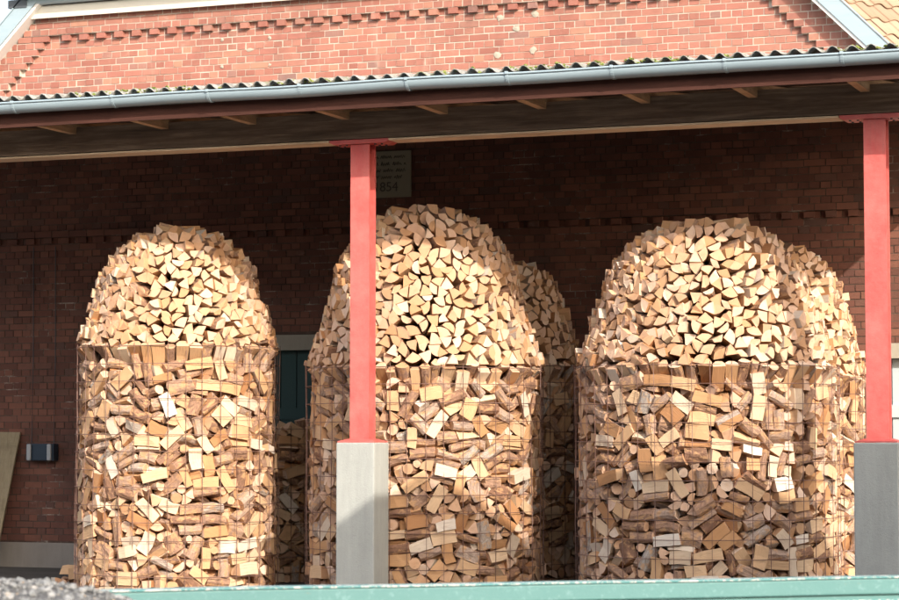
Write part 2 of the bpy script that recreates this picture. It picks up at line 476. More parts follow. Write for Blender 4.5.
while True:
    zb = ci * CO
    if zb > ZTOP: break
    zc = zb + CO / 2
    if zb < 5.4:
        L, Rr = -7.6, 7.6
    else:
        L, Rr = XL0 + zc, XR0 - zc
    if zb >= 5.4:
        sL, sR = L + BAND, Rr - BAND
        if ci < 80:
            lay(sL, sR, zb, ci, 0.0)
            # corbelled bands along both rakes: laid outwards from the step
            pitch = 0.25 if ci % 2 == 0 else 0.125
            nb = math.ceil((sL - L) / pitch)
            lay(L, sL, zb, ci, -PROJ, sL - nb * pitch)
            lay(sR, Rr, zb, ci, -PROJ, sR)
            mort.box(L - 0.1, sL - 0.006, -PROJ + 0.005, 0.05, zb - 0.006, zb + CO - 0.0065)
            mort.box(sR + 0.006, Rr + 0.1, -PROJ + 0.005, 0.05, zb - 0.006, zb + CO - 0.0065)
        elif ci == 80:
            x = math.ceil(sL / 0.25) * 0.25
            lay(sL, sR, zb, 1, 0.0)
            lay(L, sL, zb, 0, -PROJ, sL - 0.5)
            lay(sR, Rr, zb, 0, -PROJ, sR)
            while x + 0.125 < sR:
                bricks.append((x + 0.005, x + 0.12, zb, zb + 0.0715, -PROJ)); x += 0.25
        else:
            lay(L, Rr, zb, ci, -PROJ)
            mort.box(L, Rr, -PROJ + 0.005, 0.05, zb - 0.006, zb + CO - 0.0065)
    elif ci == 49:
        x = -7.5
        lay(L, Rr, zb, 1, 0.0)
        while x < Rr:
            bricks.append((x + 0.005, x + 0.12, zb, zb + 0.0715, -0.04)); x += 0.25
    elif ci == 50:
        lay(L, Rr, zb, ci, -0.04)
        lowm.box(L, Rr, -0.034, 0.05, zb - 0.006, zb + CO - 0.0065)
    else:
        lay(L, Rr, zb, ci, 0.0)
    ci += 1
# mortar body of the wall (pieces butted round the door openings)
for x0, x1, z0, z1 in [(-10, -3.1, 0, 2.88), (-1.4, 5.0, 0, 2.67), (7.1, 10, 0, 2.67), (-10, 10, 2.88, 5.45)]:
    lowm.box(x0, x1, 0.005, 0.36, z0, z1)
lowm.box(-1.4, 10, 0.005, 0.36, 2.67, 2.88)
mort.add([(x, y, z) for y in (0.005, 0.36) for x, z in ((XL0 + 5.45, 5.45), (XR0 - 5.45, 5.45), (XR0 - 7.3, 7.3), (XL0 + 7.3, 7.3))],
         [(0, 1, 2, 3), (7, 6, 5, 4), (0, 4, 5, 1), (1, 5, 6, 2), (2, 6, 7, 3), (3, 7, 4, 0)])
wall = bchild('gable_wall', mort, 'mortar')
lowwall = bchild('lower_wall', lowm, 'shaded_mortar')
# which bricks show largest: score by screen size, lit gable first
def vis(b):
    x0, x1, z0, z1, y = b
    px, py, d = proj(((x0 + x1) / 2, y, (z0 + z1) / 2))
    if not (4 < px < 895): return 0
    gut = 100 - 0.054 * px - (8 if px > 700 else 0)
    a = (x1 - x0) * (z1 - z0) * (2300 / d) ** 2
    if 0 < py < gut - 2: return a * 3
    if px < 74 and 260 < py < 545: return a * 1.1
    if px > 840 and 262 < py < 345 and not 862 < px < 893: return a * 1.6
    return 0
order = sorted(range(len(bricks)), key=lambda i: -vis(bricks[i]))
solo = set(i for i in order[:300] if vis(bricks[i]) > 0)
rest = MB(); restlow = MB()
cache = {}
for i, (x0, x1, z0, z1, y) in enumerate(bricks):
    dy = rng.uniform(-0.003, 0.003)
    back = 0.02
    if i in solo:
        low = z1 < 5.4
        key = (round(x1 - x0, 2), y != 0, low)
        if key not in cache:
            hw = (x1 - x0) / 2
            cache[key] = MB().box(-hw, hw, 0, back - y, -0.03575, 0.03575).mesh('brick', 'shaded_brick' if low else 'brick')
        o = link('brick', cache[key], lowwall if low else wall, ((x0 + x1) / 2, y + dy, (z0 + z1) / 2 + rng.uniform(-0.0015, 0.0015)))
        o.rotation_euler = (rng.uniform(-.008, .008), rng.uniform(-.006, .006), rng.uniform(-.008, .008))
    else:
        j = [rng.uniform(-0.004, 0.004) for _ in range(4)]
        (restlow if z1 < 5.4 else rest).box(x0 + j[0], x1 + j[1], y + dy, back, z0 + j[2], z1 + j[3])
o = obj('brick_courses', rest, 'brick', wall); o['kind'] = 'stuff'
o = obj('brick_courses', restlow, 'shaded_brick', lowwall); o['kind'] = 'stuff'
# light mortar patches left over old fixings
for i, (x, z) in enumerate([(0.64, 6.59), (0.85, 6.45), (1.08, 6.60), (0.61, 6.15), (1.05, 6.18), (-3.01, 6.55), (-2.36, 6.53), (-3.01, 6.21), (-2.36, 6.2), (-2.63, 6.4)]):
    n = 9
    rr = 0.048 if i < 5 else 0.024
    v = [(0, -0.012, 0)] + [(rr * rng.uniform(.6, 1.2) * math.cos(2 * math.pi * q / n), -0.006, rr * rng.uniform(.5, 1.1) * math.sin(2 * math.pi * q / n)) for q in range(n)] 
    v += [(p[0], 0.02, p[2]) for p in v[1:]]
    f = [(0, 1 + q, 1 + (q + 1) % n) for q in range(n)] + [(1 + q, 1 + n + q, 1 + n + (q + 1) % n, 1 + (q + 1) % n) for q in range(n)]
    if i == 9: v = [(p[0] * 2.2, p[1], p[2]) for p in v]
    q = MB().add(v, f)
    obj('mortar_patch', q, 'lintel', wall, loc=(x, 0, z))
# concrete base of the wall
for x0, x1 in ((-10, -3.12), (-1.38, 4.98), (7.12, 10)):
    bevel(bchild('base_course', MB().box(x0, x1, -0.035, 0.30, -0.1, 0.31), 'base_concrete'), 0.01)
# doors with lintels
def door(x0, x1, zt, zl, mat):
    bchild('lintel', MB().box(x0 - 0.02, x1 + 0.02, -0.015, 0.30, zt, zl - 0.004), 'lintel')
    d = bchild('door', MB().box(x0, x1, 0.16, 0.22, 0.0, zt), mat)
    n = int((x1 - x0) / 0.19)
    for i in range(n):
        wd = (x1 - x0) / n
        boxo('plank', x0 + i * wd + 0.006, x0 + (i + 1) * wd - 0.006, 0.125, 0.17, 0.02, zt - 0.005, mat, d)
    for z in (0.35, 1.85):
        boxo('ledge', x0 + 0.03, x1 - 0.03, 0.095, 0.128, z, z + 0.14, mat, d)
door(-3.1, -1.4, 2.69, 2.88, 'green_door')
door(5.0, 7.1, 2.50, 2.67, 'blue_door')
# rakes: zinc capped verge boards with white soffits
def rake(side):
    # local frame: s along the slope downwards, n outwards (up, away from the wall)
    sx = -1 if side < 0 else 1
    def P(s_, n_, y):     # origin at half-hip corner on the rake line, z = 7.0
        x0 = XL0 + 7.0 if side < 0 else XR0 - 7.0
        d = math.sqrt(.5)
        return (x0 + sx * (s_ * d + n_ * d), y, 7.0 - s_ * d + n_ * d)
    def slab(n0, n1, y0, y1, s0, s1):
        v = [P(s, n, y) for s in (s0, s1) for n in (n0, n1) for y in (y0, y1)]
        f = [(0, 1, 3, 2), (4, 6, 7, 5), (0, 4, 5, 1), (2, 3, 7, 6), (0, 2, 6, 4), (1, 5, 7, 3)]
        return MB().add(v, f)
    bchild('verge_soffit', slab(0.0, 0.035, -0.24, 0.36, -0.25, 3.2), 'white')
    bchild('verge_flashing', slab(0.038, 0.215, -0.262, -0.20, -0.30, 3.2), 'zinc')
    bchild('verge_cap', slab(0.218, 0.235, -0.275, 0.40, -0.30, 3.2), 'zinc')
    bchild('roof_slope', slab(0.10, 0.16, 0.37, 4.4, -4.0, 4.4), 'slate')
rake(-1); rake(1)
# half-hip eave
ex0, ex1 = XL0 + 6.93, XR0 - 6.93
bchild('eave_soffit', MB().box(ex0 - 0.02, ex1 + 0.02, -0.12, 0.0, 6.985, 7.01), 'cream')
bchild('eave_fascia', MB().box(ex0 - 0.02, ex1 + 0.02, -0.15, -0.122, 6.955, 7.11), 'cream')
gm = MB()
seg = 10
for side_ in (0,):
    v = []; f = []
    xs = (ex0 - 0.22, ex1 + 0.3)
    for x in xs:
        for q in range(seg + 1):
            t = math.pi + math.pi * q / seg
            v.append((x, -0.21 + 0.055 * math.cos(t), 7.17 + 0.055 * math.sin(t)))
        for q in range(seg, -1, -1):
            t = math.pi + math.pi * q / seg
            v.append((x, -0.21 + 0.051 * math.cos(t), 7.17 + 0.051 * math.sin(t)))
    n = 2 * (seg + 1)
    f = [(q, (q + 1) % n, n + (q + 1) % n, n + q) for q in range(n)] + [tuple(range(n))[::-1], tuple(range(n, 2 * n))]
    gm.add(v, f)
bchild('eave_gutter', gm, 'zinc')
bchild('gutter_end', MB().box(ex0 - 0.24, ex0 + 0.03, -0.275, -0.155, 7.085, 7.19), 'dark_metal')
hm = MB()
hm.add([(ex0 - .1, -0.40, 7.20), (ex1 + .1, -0.40, 7.20), (ex1 - 2.2, 1.9, 9.6), (ex0 + 2.2, 1.9, 9.6), (ex0 - .1, -0.40, 7.26), (ex1 + .1, -0.40, 7.26), (ex1 - 2.2, 1.9, 9.66), (ex0 + 2.2, 1.9, 9.66)],
       [(3, 2, 1, 0), (4, 5, 6, 7), (0, 1, 5, 4), (1, 2, 6, 5), (2, 3, 7, 6), (3, 0, 4, 7)])
bchild('half_hip_roof', hm, 'slate')
bchild('body_wall', MB().box(-9.9, 8.9, 0.37, 4.3, 0.0, 3.9), 'mortar')

# ------------------------------------------------------------------ the tiled roof of the building behind
ang = R(53)
hu = Vector((math.cos(ang), math.sin(ang), 0)); hb = Vector((-math.sin(ang), math.cos(ang), 0))
SL = R(42)
us = (hb * math.cos(SL) + Vector((0, 0, 1)) * math.sin(SL)); nn = hu.cross(us)
anchor = Vector((4.12, 5.0, 7.2))
house = thing('neighbouring_house', 'house behind the barn with pale tan pantile roof', 'house', (anchor.x, anchor.y, 0))
TW, TR = 0.335, 0.40
def tile_mesh():
    m = MB(); n = 14
    v = []
    for y, z in ((0.0, 0.030), (TR + 0.06, 0.0)):
        for lay_ in (0.0, -0.016):
            for q in range(n + 1):
                t = q / n
                v.append((t * (TW + 0.02), y, z + 0.028 * math.sin(2 * math.pi * t) + lay_))
    n1 = n + 1
    f = []
    for q in range(n):
        f.append((q, q + 1, 2 * n1 + q + 1, 2 * n1 + q))
        f.append((n1 + q + 1, n1 + q, 3 * n1 + q, 3 * n1 + q + 1))
        f.append((q + 1, q, n1 + q, n1 + q + 1))
    m.add(v, f)
    return m.mesh('roof_tile', 'tile', True)
tm = tile_mesh()
rot = Matrix((hu, us, nn)).transposed()
rf = MB()
A0 = anchor - nn * 0.08
pts = [A0 + hu * a + us * b for a, b in ((-1.4, -3.6), (6, -3.6), (6, 2.4), (-1.4, 2.4))]
rf.add([tuple(p - Vector((anchor.x, anchor.y, 0))) for p in pts] + [tuple(p - nn * 0.08 - Vector((anchor.x, anchor.y, 0))) for p in pts],
       [(0, 1, 2, 3), (7, 6, 5, 4), (0, 4, 5, 1), (1, 5, 6, 2), (2, 6, 7, 3), (3, 7, 4, 0)])
roof = obj('roof', rf, 'slate', house)
for a in range(-4, 17):
    for b in range(-9, 6):
        p = anchor + hu * (a * TW) + us * (b * TR) - Vector((anchor.x, anchor.y, 0))
        t = link('roof_tile', tm, roof)
        t.matrix_local = Matrix.Translation(p + nn * rng.uniform(-.003, .003)) @ (rot @ Matrix.Rotation(rng.uniform(-.01, .01), 3, 'Z')).to_4x4()
wv = MB()
wpts = [anchor + hu * a + us * b for a, b in ((-1.3, -3.3), (5.8, -3.3))]
wq = [Vector((p.x - anchor.x, p.y - anchor.y, 0)) for p in wpts]
top = wpts[0].z - 0.2
wq2 = [q + hb * 4.0 for q in wq]
ring = wq + wq2[::-1]
wv.add([(q.x, q.y, 0) for q in ring] + [(q.x, q.y, top) for q in ring], [(0, 1, 5, 4), (1, 2, 6, 5), (2, 3, 7, 6), (3, 0, 4, 7), (4, 5, 6, 7)])
obj('wall', wv, 'white', house)

# ------------------------------------------------------------------ the canopy
CX0, CX1 = -8.6, 7.2
canopy = thing('canopy', 'lean-to canopy of corrugated sheets on dark timber beam and red steel posts', 'canopy', (0.95, -4.9, 0))
OFF = (-0.95, 4.9, 0)
def cchild(name, mb, mats, parent=None, smooth=False):
    if parent is None:
        o = obj(name, mb, mats, canopy, smooth); o.location = OFF
    else:
        o = obj(name, mb, mats, parent, smooth)
    return o
# beam; strip added under it, ground bounce put into its pale colour
def rough_beam(x0, x1, y0, y1, z0, z1, n=60, amp=0.006):
    m = MB(); v = []; f = []
    for i in range(n + 1):
        x = x0 + (x1 - x0) * i / n
        dy = amp * noise.noise((x * 1.3, 1, 0)); dz = amp * noise.noise((x * 0.9, 5, 0))
        v += [(x, y0 + dy, z0 + dz), (x, y1 + dy, z0 + dz), (x, y1 + dy, z1 + dz), (x, y0 + dy, z1 + dz)]
    for i in range(n):
        b = i * 4
        f += [(b + q, b + (q + 1) % 4, b + 4 + (q + 1) % 4, b + 4 + q) for q in range(4)]
    f += [(3, 2, 1, 0), (n * 4, n * 4 + 1, n * 4 + 2, n * 4 + 3)]
    return m.add(v, f)
cchild('beam', rough_beam(CX0, CX1, -5.03, -4.77, 4.515, 4.775), 'beam')
PX = (-4.04, 0.95, 5.94)
strip_ends = [CX0] + [e for p in PX for e in (p - 0.315, p + 0.315)] + [CX1]
for i in range(0, len(strip_ends), 2):
    cchild('lath', rough_beam(strip_ends[i], strip_ends[i + 1], -5.028, -4.772, 4.488, 4.506, 20, 0.003), 'lath')
# rafters
RX = [-8.45 + 0, -7.43, -6.41, -5.39, -4.37, -3.35, -2.20, -1.15, -0.18, 0.82, 1.84, 2.83, 3.84, 4.85, 5.87, 6.82]
for x in RX:
    m = MB()
    v = [(x + a, y, z) for a in (-0.04, 0.04) for y, z in ((-5.69, 4.702), (-4.80, 4.708), (-0.01, 5.26), (-0.01, 5.40), (-4.80, 4.86), (-5.69, 4.80))]
    m.add(v, [(0, 1, 4, 5), (1, 2, 3, 4), (11, 10, 7, 6), (10, 9, 8, 7)] + [(q, 6 + q, 6 + (q + 1) % 6, (q + 1) % 6) for q in range(6)])
    cchild('rafter', m, 'rafter')
# purlins under the sheets
for q in range(5):
    y = -4.70 + q * 1.12
    z = 4.86 + 0.012 + (y + 4.80) * 0.1135
    cchild('purlin', MB().box(CX0, CX1, y - 0.03, y + 0.03, z + 0.002, z + 0.045), 'beam')
# fascia
cchild('fascia_board', rough_beam(CX0 - 0.05, CX1 + 0.05, -5.727, -5.700, 4.700, 4.836, 40, 0.003), 'fascia')
# corrugated sheets, five and a half waves each
def zsheet(y): return 4.965 + (y + 5.87) * 0.095 + max(0, y + 4.8) * 0.02
WP, AMP = 0.166, 0.025
SW = 5 * WP
def sheet_mesh(sd):
    m = MB(); n = 5 * 10 + 4
    ys = [-5.87, -5.4, -4.4, -3.0, -1.6, -0.02]
    v = []; nx = n + 1
    for th in (0.0, -0.007):
        for y in ys:
            for q in range(nx):
                x = q * WP / 10
                wy = 0.022 * noise.noise((x * 6, sd * 3.7, 0)) + 0.012 * noise.noise((x * 23, sd * 5.1, 0)) if y < -5.6 else 0
                v.append((x, y + wy, zsheet(y) + AMP * (1 + 0.2 * noise.noise((x * 5, y, sd * 9))) * math.cos(2 * math.pi * x / WP + 0.35 * noise.noise((x * 3, sd, 2))) + th + 0.006 * noise.noise((x * 2, y, sd))))
    f = []; ny = len(ys); N = nx * ny
    for a in range(ny - 1):
        for q in range(nx - 1):
            i = a * nx + q
            f.append((i, i + 1, i + nx + 1, i + nx)); f.append((N + i + 1, N + i, N + i + nx, N + i + nx + 1))
    for q in range(nx - 1):
        f.append((q + 1, q, N + q, N + q + 1))
    for a in range(ny - 1):
        i = a * nx
        f.append((i, i + nx, N + i + nx, N + i)); j = i + nx - 1
        f.append((j + nx, j, N + j, N + j + nx))
    return m.add(v, f).mesh('corrugated_sheet', 'cement', True)
sheets = [sheet_mesh(q) for q in range(4)]
x = CX0 - 0.1; i = 0
while x + SW < CX1 + 0.3:
    s = link('corrugated_sheet', sheets[rng.randrange(4)], canopy, (OFF[0] + x, OFF[1] + rng.uniform(-0.02, 0.02), 0.004 * (i % 2) + rng.uniform(0, .002)))
    x += SW; i += 1
# moss along the sheet ends
mm = MB()
ico = [(0, 0, 1), (.89, 0, .45), (.28, .85, .45), (-.72, .53, .45), (-.72, -.53, .45), (.28, -.85, .45), (.72, .53, -.45), (-.28, .85, -.45), (-.89, 0, -.45), (-.28, -.85, -.45), (.72, -.53, -.45), (0, 0, -1)]
icof = [(0, 1, 2), (0, 2, 3), (0, 3, 4), (0, 4, 5), (0, 5, 1), (1, 6, 2), (2, 7, 3), (3, 8, 4), (4, 9, 5), (5, 10, 1), (6, 7, 2), (7, 8, 3), (8, 9, 4), (9, 10, 5), (10, 6, 1), (11, 7, 6), (11, 8, 7), (11, 9, 8), (11, 10, 9), (11, 6, 10)]
def blob(mb, p, s, rg, sq=0.6):
    a = rg.uniform(0, 6.3); ca, sa = math.cos(a), math.sin(a)
    v = []
    for q in ico:
        e = s * rg.uniform(.6, 1.25)
        x_, y_ = q[0] * e, q[1] * e
        v.append((p[0] + x_ * ca - y_ * sa, p[1] + x_ * sa + y_ * ca, p[2] + q[2] * e * sq))
    mb.add(v, icof)
for q in range(3000):
    x = rng.uniform(CX0, CX1)
    dens = noise.noise((x * 1.1, 3.3, 0)) + 0.5 * noise.noise((x * 4, 8.3, 0))
    if dens < 0.02 or rng.random() > 0.55: continue
    y = -5.87 + abs(rng.gauss(0, 0.10)) + 0.004
    ph = (x - (CX0 - 0.1)) % WP
    z = zsheet(y) + AMP * math.cos(2 * math.pi * ph / WP)
    if math.cos(2 * math.pi * ph / WP) > 0.5 and rng.random() < .7: continue
    blob(mm, (x, y, z + 0.006), rng.uniform(0.007, 0.024), rng)
o = cchild('moss', mm, 'moss'); o['kind'] = 'stuff'
# half-round zinc gutter with brackets
def gutter_profile(cy, cz, r, t=0.003):
    out = [(cy + r * math.cos(math.pi + math.pi * q / 12), cz + r * math.sin(math.pi + math.pi * q / 12)) for q in range(13)]
    inn = [(cy + (r - t) * math.cos(math.pi + math.pi * q / 12), cz + (r - t) * math.sin(math.pi + math.pi * q / 12)) for q in range(12, -1, -1)]
    return out + inn
GY, GZ, GR = -5.822, 4.912, 0.087
gm = MB(); pr = gutter_profile(GY, GZ, GR); n = len(pr)
v = []; ns = 40
for q in range(ns + 1):
    x = CX0 - 0.12 + (CX1 - CX0 + 0.24) * q / ns
    dz = 0.010 * noise.noise((x * 0.8, 0, 9)); dy = 0.008 * noise.noise((x * .8, 7, 9))
    v += [(x, y + dy, z + dz) for y, z in pr]
f = [(q * n + a, q * n + (a + 1) % n, (q + 1) * n + (a + 1) % n, (q + 1) * n + a) for q in range(ns) for a in range(n)]
f += [tuple(range(13))[::-1], tuple(ns * n + a for a in range(13))]
gm.add(v, f)
gut = cchild('gutter', gm, 'zinc', smooth=True)
gm = MB().tube([(CX0 - 0.12 + (CX1 - CX0 + 0.24) * q / ns, GY - GR - 0.003 + 0.008 * noise.noise(((CX0 - 0.12 + (CX1 - CX0 + 0.24) * q / ns) * .8, 7, 9)), GZ + 0.006 + 0.010 * noise.noise(((CX0 - 0.12 + (CX1 - CX0 + 0.24) * q / ns) * .8, 0, 9))) for q in range(ns + 1)], 0.011, 8)
obj('gutter_bead', gm, 'zinc', gut, True)
br = MB(); po = gutter_profile(0, 0, GR + 0.006, 0.0045); n = len(po)
br.add([(x, y, z) for x in (-0.013, 0.013) for y, z in po], [(a, (a + 1) % n, n + (a + 1) % n, n + a) for a in range(n)] + [tuple(range(n))[::-1], tuple(range(n, 2 * n))])
br.box(-0.013, 0.013, -GR - 0.02, -GR + 0.012, -0.002, 0.023)
brm = br.mesh('gutter_bracket', 'zinc')
for x in [-7.48, -6.46, -5.44, -4.42, -3.40, -2.38, -1.27, -0.24, 0.72, 1.80, 2.78, 3.77, 4.80, 5.83, 6.78]:
    link('gutter_bracket', brm, gut, (x, GY, GZ))
# posts: red H-beams with saddle plates, on concrete plinths
for p in PX:
    po_ = cchild('post', MB().box(p - 0.098, p + 0.098, -4.985, -4.967, 1.60, 4.467), 'red')           # front flange
    boxo('rear_flange', p - 0.098, p + 0.098, -4.833, -4.815, 1.60, 4.467, 'red', po_)
    boxo('web', p - 0.008, p + 0.008, -4.967, -4.833, 1.60, 4.467, 'red', po_)
    m = MB()
    v = [(p + a, y, z) for y in (-5.02, -4.78) for a, z in ((-0.31, 4.508), (-0.31, 4.490), (-0.27, 4.468), (0.27, 4.468), (0.31, 4.490), (0.31, 4.508))]
    m.add(v, [(0, 1, 2, 3, 4, 5), (11, 10, 9, 8, 7, 6)] + [(a, 6 + a, 6 + (a + 1) % 6, (a + 1) % 6) for a in range(6)])
    sp_ = cchild('saddle_plate', m, 'red')
    for bx in (-0.22, -0.15, 0.15, 0.22):
        for by in (-4.96, -4.84):
            obj('bolt', MB().tube([(p + bx, by, 4.468), (p + bx, by, 4.458)], 0.012, 6), 'dark_metal', sp_)
    # base plate with sloped mortar collar
    m = MB()
    lo = [(p - 0.188, -5.08), (p + 0.188, -5.08), (p + 0.188, -4.72), (p - 0.188, -4.72)]
    hi = [(p - 0.115, -5.003), (p + 0.115, -5.003), (p + 0.115, -4.80), (p - 0.115, -4.80)]
    m.add([(a, b, 1.578) for a, b in lo] + [(a, b, 1.588) for a, b in lo] + [(a, b, 1.612) for a, b in hi],
          [(3, 2, 1, 0), (8, 9, 10, 11)] + [(q, (q + 1) % 4, 4 + (q + 1) % 4, 4 + q) for q in range(4)] + [(4 + q, 4 + (q + 1) % 4, 8 + (q + 1) % 4, 8 + q) for q in range(4)])
    cchild('base_plate', m, 'red')
    bevel(cchild('plinth', MB().box(p - 0.198, p + 0.198, -5.09, -4.71, -0.2, 1.576), 'concrete'), 0.012, 2)

# ------------------------------------------------------------------ outbuilding across the yard (throws the low shade on plinths and piles)
SX0, SX1, SY0, SY1, SH = 7.75, 15.0, -12.8, -10.7, 5.85
shed = thing('plank_outbuilding', 'tall plank clad outbuilding with flat roof beside the canopy', 'outbuilding', ((SX0 + SX1) / 2, (SY0 + SY1) / 2, 0))
hx, hy = (SX1 - SX0) / 2, (SY1 - SY0) / 2
boxo('frame', -hx + 0.04, hx - 0.04, -hy + 0.04, hy - 0.04, 0, SH - 0.1, 'beam', shed)
boxo('roof', -hx, hx, -hy, hy, SH - 0.098, SH, 'slate', shed)
n = int(2 * hy / 0.21)
for q in range(n):
    y = -hy + 0.04 + q * (2 * hy - 0.08) / n
    for x in (-hx + 0.012, hx - 0.038):
        boxo('plank', x, x + 0.026, y + 0.004, y + (2 * hy - 0.08) / n - 0.004, 0.02, SH - 0.104, 'board', shed)
n = int(2 * hx / 0.21)
for q in range(n):
    x = -hx + 0.04 + q * (2 * hx - 0.08) / n
    for y in (-hy + 0.012, hy - 0.038):
        boxo('plank', x + 0.004, x + (2 * hx - 0.08) / n - 0.004, y, y + 0.026, 0.02, SH - 0.104, 'board', shed)

# ------------------------------------------------------------------ barn-shaped block added unseen behind the camera to cut low sky light
ob = thing('sky_blocker', 'added barn-shaped block behind the camera that dims low sky light', 'barn', (-2, -46, 0))
boxo('wall', -32, 32, -5, 5, 0, 6.0, 'shaded_brick', ob)
rfm = MB()
rfm.add([(-32.5, -5.6, 5.8), (32.5, -5.6, 5.8), (32.5, 5.6, 5.8), (-32.5, 5.6, 5.8), (-32.5, 0, 12.0), (32.5, 0, 12.0)], [(0, 1, 5, 4), (2, 3, 4, 5), (0, 4, 3), (1, 2, 5), (3, 2, 1, 0)])
obj('roof', rfm, 'slate', ob)
for q in range(10):
    boxo('door', -28 + q * 6, -26 + q * 6, 5.01, 5.06, 0, 3.2, 'green_door', ob)

# ------------------------------------------------------------------ firewood
def prism(pts, barkf, L, taper=1.0, pith=(0, 0), rg=None, skew=0.0):
    """a log along -z from its outer end at z = 0; returns verts, faces, material ids (0 end, 1 split, 2 bark), uvs"""
    n = len(pts)
    sk = (rg.uniform(-skew, skew), rg.uniform(-skew, skew)) if rg else (0, 0)
    bend = (rg.gauss(0, .006), rg.gauss(0, .006)) if rg else (0, 0)
    t2 = (1 + taper) / 2
    def J(a): return rg.gauss(0, a) if rg else 0.0
    v = [(x, y, sk[0] * x + sk[1] * y) for x, y in pts]
    v += [(x * t2 + bend[0] + J(.0035), y * t2 + bend[1] + J(.0035), -L * .5 + J(.02)) for x, y in pts]
    v += [(x * taper + J(.003), y * taper + J(.003), -L + J(.006)) for x, y in pts]
    f = [tuple(range(n)), tuple(range(3 * n - 1, 2 * n - 1, -1))]
    uv = [(x - pith[0], y - pith[1]) for x, y in pts] + [(pts[i - 2 * n][0] - pith[0], pts[i - 2 * n][1] - pith[1]) for i in range(3 * n - 1, 2 * n - 1, -1)]
    mi = [0, 0]
    acc = 0.0
    for i in range(n):
        j = (i + 1) % n
        d = math.hypot(pts[j][0] - pts[i][0], pts[j][1] - pts[i][1])
        for q in (0, 1):
            f.append((q * n + j, q * n + i, (q + 1) * n + i, (q + 1) * n + j))
            uv += [(q * L / 2, acc + d), (q * L / 2, acc), ((q + 1) * L / 2, acc), ((q + 1) * L / 2, acc + d)]
            mi.append(2 if barkf[i] else 1)
        acc += d
    return v, f, mi, uv
LM = ['end', 'split', 'bark']
piles = {   # centre, radius, cage top, dome top
    'L': dict(c=(-1.66, -3.72), R=1.05, zc=2.55, zt=3.82, where='the narrowest pile, beside the dark green door', short='the narrowest pile'),
    'M': dict(c=(1.04, -3.45), R=1.20, zc=2.31, zt=3.97, where='the pile behind the red post', short='the pile behind the red post'),
    'R': dict(c=(4.01, -3.50), R=1.27, zc=2.29, zt=3.74, where='the widest pile', short='the widest pile'),
    'rL': dict(c=(-1.99, -1.13), R=1.00, zc=1.72, zt=None),
    'rM': dict(c=(1.02, -1.02), R=0.90, zc=2.40, zt=3.62),
    'rR': dict(c=(4.10, -1.13), R=1.02, zc=2.25, zt=3.72),
}
PROF = [(0, .975), (.05, .995), (.10, .97), (.23, .905), (.42, .835), (.6, .765), (.72, .69), (.82, .59), (.9, .45), (.96, .30), (1.0, .14)]
def prof(t):
    t = min(max(t, 0), 1)
    for (a, b), (c_, d) in zip(PROF, PROF[1:]):
        if t <= c_: return b + (d - b) * (t - a) / (c_ - a)
    return PROF[-1][1]
def blocked(px, py):
    """screen places covered by posts, plinths or the teal rail"""
    if not (3 < px < 896): return True
    if 352 < px < 380 and py < 441: return True
    if 338 < px < 389 and py >= 438: return True
    if px > 862: return True
    return py > 576
dome_logs = []   # (score, key, matrix, prism)
def poly_area(q):
    return abs(sum(q[i][0] * q[(i + 1) % len(q)][1] - q[(i + 1) % len(q)][0] * q[i][1] for i in range(len(q)))) / 2
def put_dome_log(key, rg, q, bk, pith, th, rr, z, tilt, hgt, shape, L=None):
    P_ = piles[key]; cx, cy = P_['c']
    L = L or rg.uniform(.28, .34)
    if rr < .36: L = max(.12, rr * .8)
    pv = prism(q, bk, L, max(.5, 1 - .62 * L / max(rr, .35)), pith, rg, .07)
    yaw = rg.gauss(0, .045)
    out = Vector((math.cos(th + yaw), math.sin(th + yaw), 0))
    ax = out * math.cos(tilt) + Vector((0, 0, math.sin(tilt)))
    tang = Vector((-out.y, out.x, 0)); upv = ax.cross(tang)
    pos = Vector((cx + rr * math.cos(th), cy + rr * math.sin(th), z))
    m = Matrix(((tang.x, upv.x, ax.x, pos.x), (tang.y, upv.y, ax.y, pos.y), (tang.z, upv.z, ax.z, pos.z), (0, 0, 0, 1)))
    px, py, dd = proj(pos)
    score = poly_area(q) * max(0, (EYE - pos).normalized().dot(ax)) * (2300 / dd) ** 2
    if blocked(px, py) or key not in ('L', 'M', 'R'): score = 0
    dome_logs.append((score, key, m, pv, shape, hgt))
def build_dome(key, rg):
    """the bottom ring of logs leaning out over the rim"""
    P_ = piles[key]; Rr = P_['R']; z0 = P_['zc']; H = P_['zt'] - z0
    th = 0.0
    while th < 2 * math.pi - 0.04:
        wd = rg.uniform(.09, .15); dth = wd / Rr; hh = rg.uniform(.07, .11)
        if rg.random() < .5:
            pts = [(-wd / 2, -hh * .5), (wd / 2, -hh * .5), (wd / 2, 0), (wd * .25, hh * .45), (0, hh * .5), (-wd * .25, hh * .45), (-wd / 2, 0)]; bk = [0, 1, 1, 1, 1, 1, 1]
        else:
            pts = [(wd * .1, hh * .6), (-wd * .1, hh * .6), (-wd / 2, -.1 * hh), (-wd * .3, -.42 * hh), (0, -.5 * hh), (wd * .3, -.42 * hh), (wd / 2, -.1 * hh)]; bk = [0, 0, 1, 1, 1, 1, 0]
        pts = [(x * .95, y) for x, y in pts]
        put_dome_log(key, rg, pts, bk, (0, hh * .4), th + dth / 2, Rr * .975 + rg.gauss(0, .016), z0 + .02 + rg.gauss(0, .02), R(rg.gauss(50, 8)), 0.0, 'wedge-shaped' if bk[1] == 0 else 'half-round', rg.uniform(.24, .30))
        th += dth
for i, key in enumerate(piles):
    if piles[key]['zt']:
        build_dome(key, random.Random(100 + i))

